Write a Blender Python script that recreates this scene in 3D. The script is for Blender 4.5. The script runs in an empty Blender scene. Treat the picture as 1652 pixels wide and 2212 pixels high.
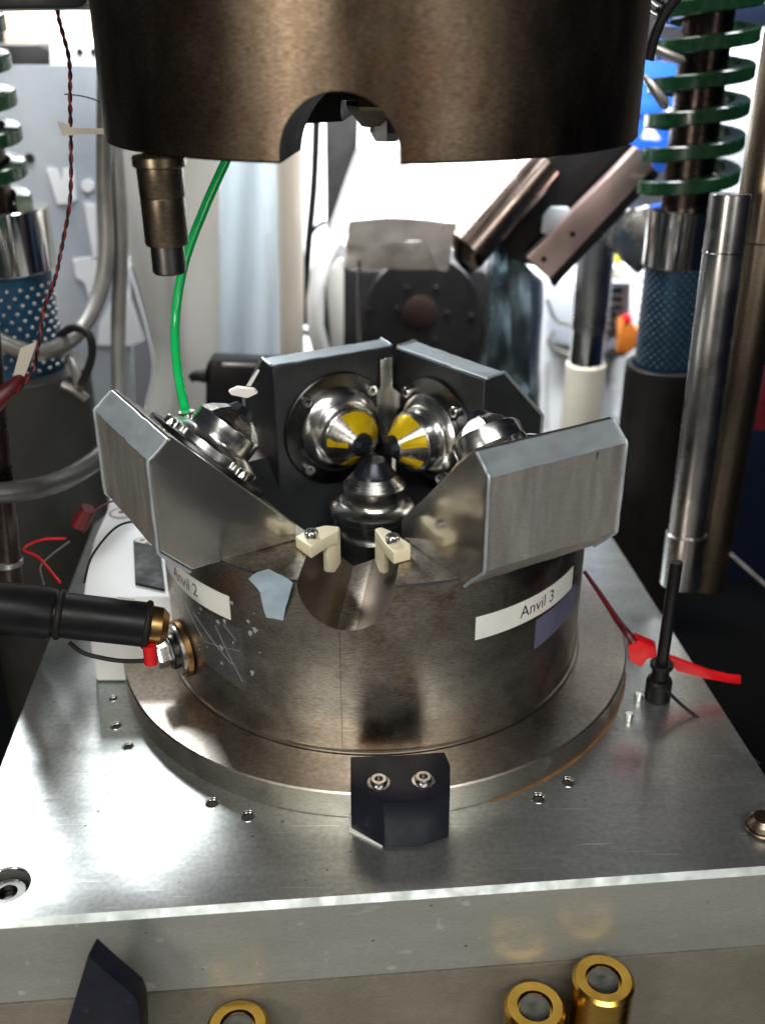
import bpy, bmesh, math, random
from mathutils import Vector, Matrix, noise
from math import sin, cos, pi, radians as R
random.seed(4)
scn = bpy.context.scene
COL = scn.collection
S = 0.01                       # everything below is written in centimetres
# ---------------------------------------------------------------- camera
F, PITCH, ROLL, YAW = 2151.68, 0.4522, -0.0029, 0.0104
CAM = Vector((-0.0814, -64.5386, 42.7446))
fw = Vector((sin(YAW)*cos(PITCH), cos(YAW)*cos(PITCH), -sin(PITCH)))
rt = Vector((cos(YAW), -sin(YAW), 0)); up = rt.cross(fw)
cr = cos(ROLL)*rt + sin(ROLL)*up; cu = -sin(ROLL)*rt + cos(ROLL)*up
cd = bpy.data.cameras.new('camera'); cam = bpy.data.objects.new('camera', cd); COL.objects.link(cam)
m = Matrix((cr, cu, -fw)).transposed().to_4x4(); m.translation = CAM*S
cam.matrix_world = m
cd.sensor_fit = 'VERTICAL'; cd.sensor_height = 24; cd.lens = F/2212*24
cd.clip_start = 0.01; cd.clip_end = 50
cd.dof.use_dof = True; cd.dof.focus_distance = 0.60; cd.dof.aperture_fstop = 3.4
scn.camera = cam
# ---------------------------------------------------------------- light
w = bpy.data.worlds.new('World'); scn.world = w; w.use_nodes = True
bg = w.node_tree.nodes['Background']; bg.inputs[0].default_value = (0.75, 0.85, 1, 1); bg.inputs[1].default_value = 0.022
def lamp(name, loc, tgt, sx, sy, power, col=(1, 1, 1), spread=180):
    l = bpy.data.lights.new(name, 'AREA'); l.shape = 'RECTANGLE'; l.size = sx*S; l.size_y = sy*S
    l.energy = power; l.color = col; l.spread = R(spread)
    o = bpy.data.objects.new(name, l); COL.objects.link(o)
    o.location = Vector(loc)*S
    o.rotation_euler = (Vector(tgt)-Vector(loc)).to_track_quat('-Z', 'Y').to_euler()
    return o
lamp('bench_lamp', (-58, -110, 40), (-4, -12, 14), 22, 34, 3.9, (1, .92, .80))
lamp('bench_lamp', (62, -120, 55), (0, -10, 20), 20, 30, 2.2, (1, .95, .86))
lamp('ceiling_lamp', (-64, 118, 118), (-18, -8, 0), 34, 46, 28, (.95, .98, 1))
lamp('work_lamp', (5, 40, 95), (10, 92, 12), 110, 30, 40, (.96, .98, 1), 110)
lamp('floor_fill', (10, -230, 210), (0, -150, -100), 220, 90, 70, (1, .98, .94))  # added unseen fill, brightens the front floor mirrored in the steel
scn.view_settings.view_transform = 'Standard'; scn.view_settings.look = 'None'
scn.view_settings.exposure = 0.0; scn.view_settings.gamma = 1
# ---------------------------------------------------------------- helpers
def ray(x, y): return fw + cr*((x-826)/F) - cu*((y-1106)/F)
def atz(x, y, z): d = ray(x, y); return CAM + d*((z-CAM.z)/d.z)
def aty(x, y, Y): d = ray(x, y); return CAM + d*((Y-CAM.y)/d.y)
def dist(Y): return (Y-CAM.y)/fw.y

MATS = {}
def nd(nt, t, **k):
    n = nt.nodes.new(t)
    for a, b in k.items(): setattr(n, a, b)
    return n
def mat(name, c1, c2=None, metal=0.0, rough=(.4, .55), scale=60, stretch=(1, 1, 1), bump=0.0, bscale=400,
        c3=None, c3amt=.55, c3scale=18, alpha=1.0, spec=.5, emit=None, estr=0, bstretch=None, coat=0, scratch=0, speck=0):
    m = bpy.data.materials.new(name); m.use_nodes = True; nt = m.node_tree; L = nt.links.new
    b = nt.nodes['Principled BSDF']
    tc = nd(nt, 'ShaderNodeTexCoord'); mp = nd(nt, 'ShaderNodeMapping'); L(tc.outputs['Object'], mp.inputs[0])
    mp.inputs['Scale'].default_value = stretch
    n = nd(nt, 'ShaderNodeTexNoise'); n.inputs['Scale'].default_value = scale; n.inputs['Detail'].default_value = 6
    n.inputs['Roughness'].default_value = .62; L(mp.outputs[0], n.inputs[0])
    c2 = c2 or tuple(v*.8 for v in c1)
    cr_ = nd(nt, 'ShaderNodeValToRGB'); cr_.color_ramp.elements[0].position = .34; cr_.color_ramp.elements[1].position = .66
    cr_.color_ramp.elements[0].color = (*c1, 1); cr_.color_ramp.elements[1].color = (*c2, 1); L(n.outputs[0], cr_.inputs[0])
    out = cr_.outputs[0]
    if c3:
        n3 = nd(nt, 'ShaderNodeTexNoise'); n3.inputs['Scale'].default_value = c3scale; n3.inputs['Detail'].default_value = 8
        n3.inputs['Roughness'].default_value = .7
        L(tc.outputs['Object'], n3.inputs[0])
        r3 = nd(nt, 'ShaderNodeValToRGB'); r3.color_ramp.elements[0].position = c3amt; r3.color_ramp.elements[1].position = c3amt+.14
        L(n3.outputs[0], r3.inputs[0])
        mx = nd(nt, 'ShaderNodeMix'); mx.data_type = 'RGBA'; L(r3.outputs[0], mx.inputs[0]); L(out, mx.inputs[6]); mx.inputs[7].default_value = (*c3, 1)
        out = mx.outputs[2]
    if speck:
        n4 = nd(nt, 'ShaderNodeTexNoise'); n4.inputs['Scale'].default_value = 520; n4.inputs['Detail'].default_value = 3
        m4 = nd(nt, 'ShaderNodeMapping'); m4.inputs['Scale'].default_value = (.6, .6, 3.5); L(tc.outputs['Object'], m4.inputs[0]); L(m4.outputs[0], n4.inputs[0])
        r4 = nd(nt, 'ShaderNodeMapRange'); r4.inputs[1].default_value = .3; r4.inputs[2].default_value = .7; r4.inputs[3].default_value = 1-speck; r4.inputs[4].default_value = 1+speck*.8
        L(n4.outputs[0], r4.inputs[0])
        vm = nd(nt, 'ShaderNodeVectorMath'); vm.operation = 'SCALE'; L(out, vm.inputs[0]); L(r4.outputs[0], vm.inputs['Scale']); out = vm.outputs[0]
    if scratch:
        for rz, lx, ly, th in ((.35, 12, 420, .69), (-.5, 16, 520, .72), (1.9, 20, 600, .73), (-.12, 8, 800, .70)):
            ms = nd(nt, 'ShaderNodeMapping'); L(tc.outputs['Object'], ms.inputs[0]); ms.inputs['Rotation'].default_value = (0, 0, rz); ms.inputs['Scale'].default_value = (lx, ly, 60)
            ns = nd(nt, 'ShaderNodeTexNoise'); ns.inputs['Scale'].default_value = 1; ns.inputs['Detail'].default_value = 2; L(ms.outputs[0], ns.inputs[0])
            rs = nd(nt, 'ShaderNodeMapRange'); rs.inputs[1].default_value = th; rs.inputs[2].default_value = th+.05; rs.inputs[4].default_value = .8*scratch; L(ns.outputs[0], rs.inputs[0])
            mx = nd(nt, 'ShaderNodeMix'); mx.data_type = 'RGBA'; L(rs.outputs[0], mx.inputs[0]); L(out, mx.inputs[6]); mx.inputs[7].default_value = (.80, .80, .78, 1)
            out = mx.outputs[2]
        nv = nd(nt, 'ShaderNodeTexVoronoi'); nv.inputs['Scale'].default_value = 55; L(tc.outputs['Object'], nv.inputs['Vector'])   # dark specks
        rv = nd(nt, 'ShaderNodeMapRange'); rv.inputs[1].default_value = .035; rv.inputs[2].default_value = .06; rv.inputs[3].default_value = .8; rv.inputs[4].default_value = 0; L(nv.outputs['Distance'], rv.inputs[0])
        mx = nd(nt, 'ShaderNodeMix'); mx.data_type = 'RGBA'; L(rv.outputs[0], mx.inputs[0]); L(out, mx.inputs[6]); mx.inputs[7].default_value = (.08, .075, .07, 1)
        out = mx.outputs[2]
    L(out, b.inputs['Base Color'])
    b.inputs['Metallic'].default_value = metal
    n2 = nd(nt, 'ShaderNodeTexNoise'); n2.inputs['Scale'].default_value = scale*1.7; n2.inputs['Detail'].default_value = 5; L(mp.outputs[0], n2.inputs[0])
    mr = nd(nt, 'ShaderNodeMapRange'); mr.inputs[1].default_value = .3; mr.inputs[2].default_value = .7
    mr.inputs[3].default_value = rough[0]; mr.inputs[4].default_value = rough[1]
    L(n2.outputs[0], mr.inputs[0]); L(mr.outputs[0], b.inputs['Roughness'])
    b.inputs['Specular IOR Level'].default_value = spec; b.inputs['Coat Weight'].default_value = coat
    b.inputs['Alpha'].default_value = alpha
    if emit: b.inputs['Emission Color'].default_value = (*emit, 1); b.inputs['Emission Strength'].default_value = estr
    if bump:
        mb = nd(nt, 'ShaderNodeMapping'); L(tc.outputs['Object'], mb.inputs[0]); mb.inputs['Scale'].default_value = bstretch or stretch
        nb = nd(nt, 'ShaderNodeTexNoise'); nb.inputs['Scale'].default_value = bscale; nb.inputs['Detail'].default_value = 4; L(mb.outputs[0], nb.inputs[0])
        bp = nd(nt, 'ShaderNodeBump'); bp.inputs['Strength'].default_value = bump; bp.inputs['Distance'].default_value = .00018
        L(nb.outputs[0], bp.inputs['Height']); L(bp.outputs[0], b.inputs['Normal'])
    MATS[name] = m; return m

mat('aged_steel', (.46, .415, .36), (.29, .25, .21), 1, (.29, .43), 22, (1, 1, 1.5), .2, 260, c3=(.24, .155, .10), c3amt=.54, c3scale=22, bstretch=(1, 1, 16), speck=.34)
mat('die_steel', (.195, .15, .108), (.10, .072, .05), 1, (.28, .42), 14, (1.6, 1.6, .7), .3, 260, c3=(.135, .080, .052), c3amt=.53, c3scale=24, bstretch=(1, 1, 22), speck=.42)
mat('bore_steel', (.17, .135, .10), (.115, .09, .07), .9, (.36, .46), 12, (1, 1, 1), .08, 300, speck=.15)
mat('bore_shaded', (.014, .012, .011), (.010, .010, .009), 0, (.7, .85), 30, spec=.05)  # shade inside the die notch and recess put into the colour
mat('pit_shaded', (.012, .014, .016), (.02, .022, .024), .1, (.4, .55), 30, spec=.3)  # shade in the block's pit painted as near-black steel
mat('wedge_shaded', (.075, .08, .082), (.05, .054, .058), .7, (.35, .5), 30)  # shaded copy of the wedge steel for the rear wedges
mat('dark_shaft', (.10, .075, .065), (.06, .045, .04), 1, (.2, .35), 20, (1, 1, 2))
mat('brown_metal', (.30, .245, .18), (.20, .155, .11), 1, (.26, .4), 16, (1, 1, .3), speck=.3)
mat('residue', (.30, .32, .33), (.24, .26, .27), 0, (.5, .7), 80)
mat('flange_steel', (.56, .52, .46), (.40, .36, .31), 1, (.27, .40), 20, (1, 1, 1), .12, 300, c3=(.26, .18, .12), c3amt=.60, c3scale=24, speck=.2)
mat('plate_aluminium', (.45, .475, .465), (.40, .425, .415), .87, (.30, .39), 30, (.5, 2, 1), .12, 240, scratch=1, bstretch=(.4, 2.5, 1), speck=.16, c3=(.33, .34, .325), c3amt=.58, c3scale=9)
mat('plate_side', (.44, .455, .415), (.36, .375, .345), .6, (.46, .6), 14, (.4, 1, 1.6), .15, 220, speck=.12, scratch=.5)
mat('edge_bright', (.42, .45, .44), (.30, .33, .32), .9, (.40, .58), 60, (1, 1, 1), .1, 300)
mat('lower_steel', (.34, .32, .26), (.25, .23, .18), .65, (.48, .62), 12, (1, 1, 1), .2, 220, speck=.15, c3=(.21, .165, .11), c3amt=.56, c3scale=10)
mat('wedge_steel', (.64, .62, .57), (.50, .48, .44), .93, (.13, .24), 14, (1, 1, 1), .04, 200, c3=(.38, .30, .24), c3amt=.6, c3scale=14, speck=.08)
mat('wedge_foil', (.60, .58, .52), (.44, .42, .40), .7, (.34, .52), 30, (.35, 2.6, .35), .25, 120, speck=.12, c3=(.44, .38, .39), c3amt=.54, c3scale=12, bstretch=(.4, 3, .4))
mat('wedge_edge', (.52, .58, .61), (.38, .44, .47), .6, (.4, .55), 60, (1, .4, 1), .3, 300)
mat('polished_steel', (.82, .82, .80), (.74, .74, .72), 1, (.17, .25), 40, (6, 1, 1))
mat('turned_steel', (.66, .65, .63), (.54, .53, .51), 1, (.20, .30), 60, (10, 1, 1), .03, 300, bstretch=(12, 1, 1))
mat('dark_carbide', (.035, .045, .06), (.02, .025, .03), .6, (.22, .35), 60)
mat('dark_steel', (.10, .10, .10), (.05, .05, .05), 1, (.25, .4), 40)
mat('rust_edge', (.20, .095, .03), (.10, .05, .02), 0, (.6, .8), 90)
mat('dull_dark', (.20, .20, .19), (.13, .13, .125), 1, (.3, .42), 60)
mat('chrome', (.78, .77, .74), (.68, .67, .65), 1, (.07, .14), 20)
mat('dull_chrome', (.55, .54, .53), (.42, .41, .40), 1, (.22, .34), 20)
mat('black_anodised', (.006, .007, .014), (.011, .012, .022), 0, (.32, .46), 60, bump=.15, bscale=500, spec=.3, c3=(.045, .045, .05), c3amt=.62, c3scale=70)
mat('black_plastic', (.006, .006, .007), (.010, .010, .011), 0, (.3, .42), 60, spec=.2)
mat('barrel_metal', (.40, .33, .30), (.26, .20, .18), 1, (.18, .3), 20, (1, 1, 1), .1)
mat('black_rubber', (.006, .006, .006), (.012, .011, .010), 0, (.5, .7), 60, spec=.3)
mat('cream_plastic', (.74, .69, .50), (.68, .62, .43), 0, (.35, .5), 80, bump=.1, bscale=300)
mat('yellow_tape', (.95, .66, .012), (.80, .54, .01), .45, (.16, .28), 80, bump=.15, bscale=80)
mat('green_paint', (.010, .060, .022), (.006, .035, .015), 0, (.2, .35), 60, coat=.4)
mat('blue_cage', (.012, .07, .14), (.008, .045, .09), .3, (.3, .45), 60)
mat('green_hose', (.01, .62, .16), (.01, .52, .12), 0, (.15, .25), 60, coat=.4)
mat('grey_conduit', (.15, .145, .13), (.11, .105, .095), .1, (.28, .4), 40, bump=.15, bscale=300)
mat('dark_bushing', (.022, .018, .015), (.014, .012, .010), .3, (.4, .55), 30, bump=.15)
mat('grey_bushing', (.040, .039, .032), (.028, .028, .024), .3, (.42, .55), 30, bump=.15)
mat('brass', (.58, .36, .08), (.46, .27, .05), 1, (.18, .30), 50, (1, 1, 6), .1, 300)
mat('bronze', (.32, .20, .08), (.22, .13, .05), 1, (.25, .4), 60, (1, 1, 1), .2, 200)
mat('label_white', (.80, .79, .74), (.72, .71, .66), 0, (.4, .55), 60)
mat('ink', (.03, .03, .035), None, 0, (.5, .6))
mat('tape_blue', (.36, .46, .52), (.28, .37, .44), 0, (.5, .65), 60, bump=.4, bscale=90)
mat('tape_violet', (.12, .12, .20), (.09, .09, .15), 0, (.5, .65), 60, bump=.5, bscale=70)
mat('tape_beige', (.46, .44, .37), (.40, .37, .31), 0, (.5, .65), 60, bump=.3, bscale=90)
mat('clear_tape', (.45, .48, .52), (.30, .33, .38), 0, (.15, .3), 140, alpha=.03, bump=.5, bscale=150)
mat('red_plastic', (.72, .008, .012), (.55, .006, .01), 0, (.3, .42), 60)
mat('red_wire', (.20, .008, .012), (.13, .006, .01), 0, (.4, .5), 60)
mat('dark_red', (.12, .006, .010), (.06, .005, .008), 0, (.4, .5), 60)
mat('white_paint', (.82, .84, .84), (.76, .78, .79), 0, (.5, .6), 10)
mat('white_sheet', (.50, .56, .60), (.36, .43, .47), 0, (.5, .65), 8, (1, 1, .2))
mat('grey_sheet', (.46, .50, .54), (.36, .40, .45), .2, (.35, .5), 9, bump=.05, c3=(.50, .52, .60), c3amt=.5, c3scale=5)
mat('cream_sheet', (.50, .49, .45), (.42, .41, .38), 0, (.5, .65), 8, (1, 1, .3))
mat('cardboard', (.55, .44, .32), (.45, .35, .25), 0, (.6, .7), 14)
mat('beige_post', (.58, .52, .44), (.50, .45, .38), .2, (.35, .5), 10, (1, 1, .2))
mat('foil', (.66, .62, .58), (.52, .48, .45), .6, (.25, .4), 30, bump=.4, bscale=60)
mat('foil_blue', (.55, .63, .68), (.30, .37, .42), 1, (.15, .28), 20, (1, 1, .3), .3, 40)
mat('dark_machine', (.010, .010, .012), (.018, .017, .017), .3, (.4, .55), 30, spec=.3)
mat('disc_metal', (.022, .021, .022), (.016, .015, .016), .5, (.4, .55), 30)
mat('rust_hub', (.028, .012, .009), (.02, .010, .008), .3, (.5, .6), 80)
mat('pink_aluminium', (.62, .46, .43), (.52, .38, .36), .8, (.3, .45), 20)
mat('blue_plastic', (.004, .045, .34), (.004, .09, .45), 0, (.4, .5), 8)
mat('navy_panel', (.004, .008, .024), (.003, .006, .015), 0, (.5, .7), 4, spec=.1)
mat('orange_plastic', (.42, .13, .015), (.30, .08, .01), 0, (.35, .5), 120, bump=.6, bscale=100)
mat('yellow_plastic', (.80, .70, .03), (.7, .6, .02), 0, (.4, .5), 60)
mat('cream_pipe', (.50, .47, .38), (.44, .41, .33), 0, (.4, .5), 30)
mat('wall_dark', (.07, .07, .075), (.05, .05, .055), 0, (.5, .7), 3)
mat('concrete', (.36, .35, .33), (.27, .265, .25), 0, (.6, .8), 5)
mat('dark_conduit', (.075, .075, .068), (.05, .05, .045), .1, (.28, .4), 40)
mat('floor_shaded', (.0015, .0017, .002), (.0025, .0025, .0025), 0, (.8, .9), 6, spec=.02)  # shade beside the machine put into the floor colour
mat('paper', (.80, .83, .84), (.75, .78, .80), 0, (.6, .7), 20)
mat('print_grey', (.42, .45, .46), None, 0, (.6, .7))
mat('putty', (.55, .55, .54), (.40, .41, .42), 0, (.5, .7), 90, bump=.5)

def link(name, me, mt, parent=None, loc=None, rot=None, smooth=35):
    o = bpy.data.objects.new(name, me); COL.objects.link(o)
    if mt and not me.materials: me.materials.append(MATS[mt])
    for p in me.polygons: p.use_smooth = True
    try: me.set_sharp_from_angle(angle=R(smooth))
    except Exception: pass
    if parent: o.parent = parent
    if loc is not None: o.location = Vector(loc)*S
    if rot is not None: o.rotation_euler = rot
    return o
def tag(o, label, cat, group=None):
    o['label'] = label; o['category'] = cat
    if group: o['group'] = group
    return o
def struct(o): o['kind'] = 'structure'; return o
def thing(name, label, cat, loc=(0, 0, 0), mtx=None, group=None):
    o = bpy.data.objects.new(name, None); COL.objects.link(o); o.empty_display_size = .02
    o.location = Vector(loc)*S
    if mtx is not None:
        M = mtx.to_4x4(); M.translation = Vector(loc)*S; o.matrix_world = M
    return tag(o, label, cat, group)
def mesh(bm):
    bmesh.ops.recalc_face_normals(bm, faces=bm.faces)
    bmesh.ops.scale(bm, vec=(S, S, S), verts=bm.verts)
    me = bpy.data.meshes.new('m'); bm.to_mesh(me); bm.free(); return me
def bev(bm, w, seg=2, ang=25):
    if w <= 0: return bm
    es = [e for e in bm.edges if len(e.link_faces) == 2 and e.calc_face_angle(0) > R(ang)]
    bmesh.ops.bevel(bm, geom=es, offset=w, segments=seg, affect='EDGES', profile=.6, clamp_overlap=True); return bm
def prism(pts, vec, bw=0, seg=2):
    """closed solid: polygon pts (3-D) swept along vec"""
    bm = bmesh.new(); vec = Vector(vec)
    a = [bm.verts.new(Vector(p)) for p in pts]; b = [bm.verts.new(Vector(p)+vec) for p in pts]; n = len(a)
    bm.faces.new(a); bm.faces.new(list(reversed(b)))
    for i in range(n): bm.faces.new((a[i], b[i], b[(i+1) % n], a[(i+1) % n]))
    bmesh.ops.recalc_face_normals(bm, faces=bm.faces)
    return mesh(bev(bm, bw, seg))
def box(x0, x1, y0, y1, z0, z1, bw=.05):
    return prism([(x0, y0, z0), (x1, y0, z0), (x1, y1, z0), (x0, y1, z0)], (0, 0, z1-z0), bw)
def slab(px, Y, th, bw=0): return prism([aty(x, y, Y) for x, y in px], (0, th, 0), bw)
def hslab(px, z, th, bw=0): return prism([atz(x, y, z) for x, y in px], (0, 0, -th), bw)
def frame(axis):
    a = Vector(axis).normalized(); h = Vector((0, 0, 1)) if abs(a.z) < .95 else Vector((1, 0, 0))
    u = h.cross(a).normalized(); return a, u, a.cross(u)
def lathe(prof, seg=64, origin=(0, 0, 0), axis=(0, 0, 1), a0=0, a1=2*pi, bw=0):
    """prof: list of (r, h) along axis"""
    a, u, v = frame(axis); O = Vector(origin); bm = bmesh.new(); full = abs(a1-a0-2*pi) < 1e-6
    rings = []
    for r, h in prof:
        if r < 1e-6: rings.append([bm.verts.new(O+a*h)]); continue
        rings.append([bm.verts.new(O+a*h+(u*cos(a0+(a1-a0)*k/seg)+v*sin(a0+(a1-a0)*k/seg))*r) for k in range(seg if full else seg+1)])
    for A, B in zip(rings, rings[1:]):
        n = seg
        for k in range(n):
            k2 = (k+1) % seg if full else k+1
            if len(A) == 1 and len(B) == 1: continue
            if len(A) == 1: bm.faces.new((A[0], B[k], B[k2]))
            elif len(B) == 1: bm.faces.new((A[k], A[k2], B[0]))
            else: bm.faces.new((A[k], A[k2], B[k2], B[k]))
    return mesh(bm)
def cyl(r, h0, h1, origin=(0, 0, 0), axis=(0, 0, 1), seg=48, c=.06, hole=0, depth=.3):
    c = min(c, r*.3, abs(h1-h0)*.3)
    pr = [(0, h0), (r-c, h0), (r, h0+c), (r, h1-c), (r-c, h1)]
    pr += [(hole, h1), (hole, h1-depth), (0, h1-depth)] if hole else [(0, h1)]
    return lathe(pr, seg, origin, axis)
def smoothpts(P, n=8):
    P = [Vector(p) for p in P]; Q = [P[0]*2-P[1]]+P+[P[-1]*2-P[-2]]; out = []
    for i in range(1, len(Q)-2):
        for k in range(n):
            t = k/n; a, b, c, d = Q[i-1], Q[i], Q[i+1], Q[i+2]
            out.append(.5*((2*b)+(c-a)*t+(2*a-5*b+4*c-d)*t*t+(3*b-a-3*c+d)*t**3))
    out.append(P[-1]); return out
def tube(P, r, seg=12, n=8, sm=True, rect=None):
    pts = smoothpts(P, n) if sm else [Vector(p) for p in P]
    bm = bmesh.new(); rings = []; U = None
    for i, p in enumerate(pts):
        t = (pts[min(i+1, len(pts)-1)]-pts[max(i-1, 0)]).normalized()
        if U is None: U = frame(t)[1]
        U = (U-t*U.dot(t)).normalized(); V = t.cross(U)
        rr = r[0]+(r[1]-r[0])*i/(len(pts)-1) if isinstance(r, tuple) else r
        rings.append([bm.verts.new(p+(U*cos(2*pi*k/seg)+V*sin(2*pi*k/seg))*rr) for k in range(seg)])
    for A, B in zip(rings, rings[1:]):
        for k in range(seg): bm.faces.new((A[k], A[(k+1) % seg], B[(k+1) % seg], B[k]))
    bm.faces.new(rings[0]); bm.faces.new(list(reversed(rings[-1])))
    return mesh(bm)
def boolean(me, cutters):
    o = bpy.data.objects.new('t', me); COL.objects.link(o); cs = []
    for c in cutters:
        k = bpy.data.objects.new('c', c); COL.objects.link(k); cs.append(k)
        md = o.modifiers.new('b', 'BOOLEAN'); md.object = k; md.operation = 'DIFFERENCE'; md.solver = 'EXACT'
    dg = bpy.context.evaluated_depsgraph_get(); res = bpy.data.meshes.new_from_object(o.evaluated_get(dg))
    bpy.data.objects.remove(o)
    for k in cs: bpy.data.objects.remove(k)
    return res
def crumple(me, amp, sc):
    for v in me.vertices:
        q = v.co*sc; v.co += Vector((noise.noise(q), noise.noise(q+Vector((9, 0, 0))), noise.noise(q+Vector((0, 9, 0)))))*amp*S
    return me
def subdiv(me, n):
    bm = bmesh.new(); bm.from_mesh(me); bmesh.ops.subdivide_edges(bm, edges=bm.edges[:], cuts=n, use_grid_fill=True); bm.to_mesh(me); bm.free(); return me
def socket_screw(parent, origin, axis, r=.5, h=.35, mt='polished_steel', name='screw'):
    a = Vector(axis).normalized()
    s = link(name, lathe([(0, 0), (r, 0), (r, h*.85), (r*.88, h), (r*.5, h), (r*.5, h*.35), (0, h*.35)], 20, origin, a), mt, parent)
    link('socket', lathe([(0, h*.36), (r*.49, h*.36), (r*.49, h*.45), (0, h*.45)], 6, origin, a), 'dark_steel', s)
    return s
def text_mesh(body, size):
    c = bpy.data.curves.new('txt', 'FONT'); c.body = body; c.size = size; c.align_x = 'LEFT'; c.resolution_u = 4
    o = bpy.data.objects.new('txt', c); COL.objects.link(o)
    dg = bpy.context.evaluated_depsgraph_get(); me = bpy.data.meshes.new_from_object(o.evaluated_get(dg))
    bpy.data.objects.remove(o); return me
def curved_patch(R0, a0, a1, z0, z1, th=.02, seg=24, lift=0, zfun=None):
    bm = bmesh.new(); rows = []
    for i in range(seg+1):
        a = R(a0+(a1-a0)*i/seg); dz = zfun(i/seg) if zfun else (0, 0)
        rows.append([bm.verts.new((cos(a)*q, sin(a)*q, z)) for q, z in ((R0, z0+dz[0]), (R0+th, z0+dz[0]), (R0+th, z1+dz[1]), (R0, z1+dz[1]))])
    for A, B in zip(rows, rows[1:]):
        for k in range(4): bm.faces.new((A[k], A[(k+1) % 4], B[(k+1) % 4], B[k]))
    bm.faces.new(rows[0]); bm.faces.new(list(reversed(rows[-1])))
    return mesh(bm)

ROT = 0.0756
def PW(x, y, z=0): return Vector((cos(ROT)*x-sin(ROT)*y, sin(ROT)*x+cos(ROT)*y, z))
# ================================================================ setting
struct(link('floor', box(-400, 400, -60, 400, -102, -100, 0), 'floor_shaded'))
struct(link('walkway', box(-400, 400, -460, -60.2, -102, -99.9, 0), 'concrete'))
struct(link('back_wall', box(-300, 330, 190, 195, -100, 260, 0), 'wall_dark'))
struct(link('side_wall', box(160, 165, -250, 190, -100, 260, 0), 'navy_panel'))

# ================================================================ base plate
YF, TH, XR, XL, YB = -24.72, 5.98, 23.4, 25.14, 25
bp = thing('base_plate', 'thick scratched aluminium plate carrying the round guide block, bright edge along its front', 'plate')
def holes(me, hs):
    return boolean(me, [lathe([(0, -d), (r, -d), (r, .3), (0, .3)], 24, (x, y, 0)) for x, y, r, d in hs])
pts = [PW(-XL, YF), PW(XR, YF), PW(XR, YB), PW(-XL, YB)]
bmt = bmesh.new(); ch = .32
a = [bmt.verts.new(p) for p in [PW(-XL, YF+ch, 0), PW(XR, YF+ch, 0), PW(XR, YB, 0), PW(-XL, YB, 0)]]
b = [bmt.verts.new(p) for p in [PW(-XL, YF+ch, -1.5), PW(XR, YF+ch, -1.5), PW(XR, YB, -1.5), PW(-XL, YB, -1.5)]]
bmt.faces.new(a); bmt.faces.new(list(reversed(b)))
for i in range(4): bmt.faces.new((a[i], b[i], b[(i+1) % 4], a[(i+1) % 4]))
HS = [(-20.6, -23.6, 1.35, 1.4), (-10.09, -17.25, .42, 1), (-7.76, -18.4, .42, 1), (-17.7, -9.6, .38, 1), (-16.6, -13.6, .38, 1),
      (9.96, -17.09, .42, 1), (12.04, -15.66, .42, 1)]
HS[4] = (-18.6, -6.5, .3, 1)
HS.append((-16.41, -11.77, .38, 1))
link('top_surface', holes(mesh(bmt), HS), 'plate_aluminium', bp)
link('plate_body', holes(prism([PW(-XL, YF, -ch), PW(XR, YF, -ch), PW(XR, YF, -TH), PW(-XL, YF, -TH)], PW(0, YB-YF-.01)-PW(0, 0), 0), HS), 'plate_side', bp)
# chamfer strip
link('bevel_edge', prism([PW(-XL, YF-.01, -ch), PW(-XL, YF+ch, .012), PW(-XL, YF+ch+.2, -.6), PW(-XL, YF+.1, -.6)], PW(XL+XR, 0)-PW(0, 0)), 'edge_bright', bp)
for x, y, r, d in HS:
    link('hole_rim', lathe([(r, -.25), (r+.10, -.02), (r+.07, .012), (r-.02, -.12), (r, -.25)], 24, (x, y, 0)), 'polished_steel', bp)
    link('hole_floor', lathe([(0, -d+.02), (r*.98, -d+.02), (r*.98, -d+.1), (0, -d+.1)], 16, (x, y, 0)), 'black_rubber', bp)  # black disc puts the shade of the hole into its floor
socket_screw(bp, (-20.6, -23.6, -1.3), (0, 0, 1), 1.1, .75, 'dull_dark', 'recessed_bolt')
for x, y in ((18.5, -7.3), (17.3, -9.5)):
    link('dowel_pin', cyl(.3, 0, .55, (x, y, 0), seg=16), 'polished_steel', bp)

lp = thing('lower_plate', 'brownish steel plate under the thick aluminium plate, dark seam between them', 'plate')
link('steel_slab', box(-32, 32, -12, 25, -26, -TH-.14, .15), 'lower_steel', lp)
me = prism([PW(-25.1, YF-.05, -TH-.14), PW(23.35, YF-.05, -TH-.14), PW(23.35, YF-.05, -24), PW(-25.1, YF-.05, -24)], PW(0, 40)-PW(0, 0), .12)
bpy.data.objects.remove(lp.children[0]); link('steel_slab', me, 'lower_steel', lp)
link('seam_shim', prism([PW(-24.9, YF+.3, -TH), PW(23.2, YF+.3, -TH), PW(23.2, YF+.3, -TH-.139), PW(-24.9, YF+.3, -TH-.139)], PW(0, 30)-PW(0, 0)), 'black_rubber', lp)

# brass posts with steel cores
for i, (x, y, lab) in enumerate([(1303, 2113, 'tallest brass collar, right one of the close pair below the plates'),
                                 (1155, 2172, 'brass collar with a steel core, left and lower one of the close pair'),
                                 (513, 2214, 'single brass collar at the lower edge, between the black blade and the brass pair')]):
    z = (-5, -6.6, -6.9)[i]; P = atz(x, y, z); r = 1.72
    t = thing('brass_post', lab, 'collar', P, group='brass collars in front of the lower plate')
    link('collar', lathe([(0, -14), (r, -14), (r, -.16), (r-.18, 0), (r*.58, -.02), (r*.54, -.3), (0, -.3)], 64), 'brass', t)
    link('core', lathe([(0, -.4), (r*.50, -.4), (r*.50, -.10), (r*.45, -.06), (r*.12, -.10), (0, -.16)], 40), 'dull_dark', t)
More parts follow.
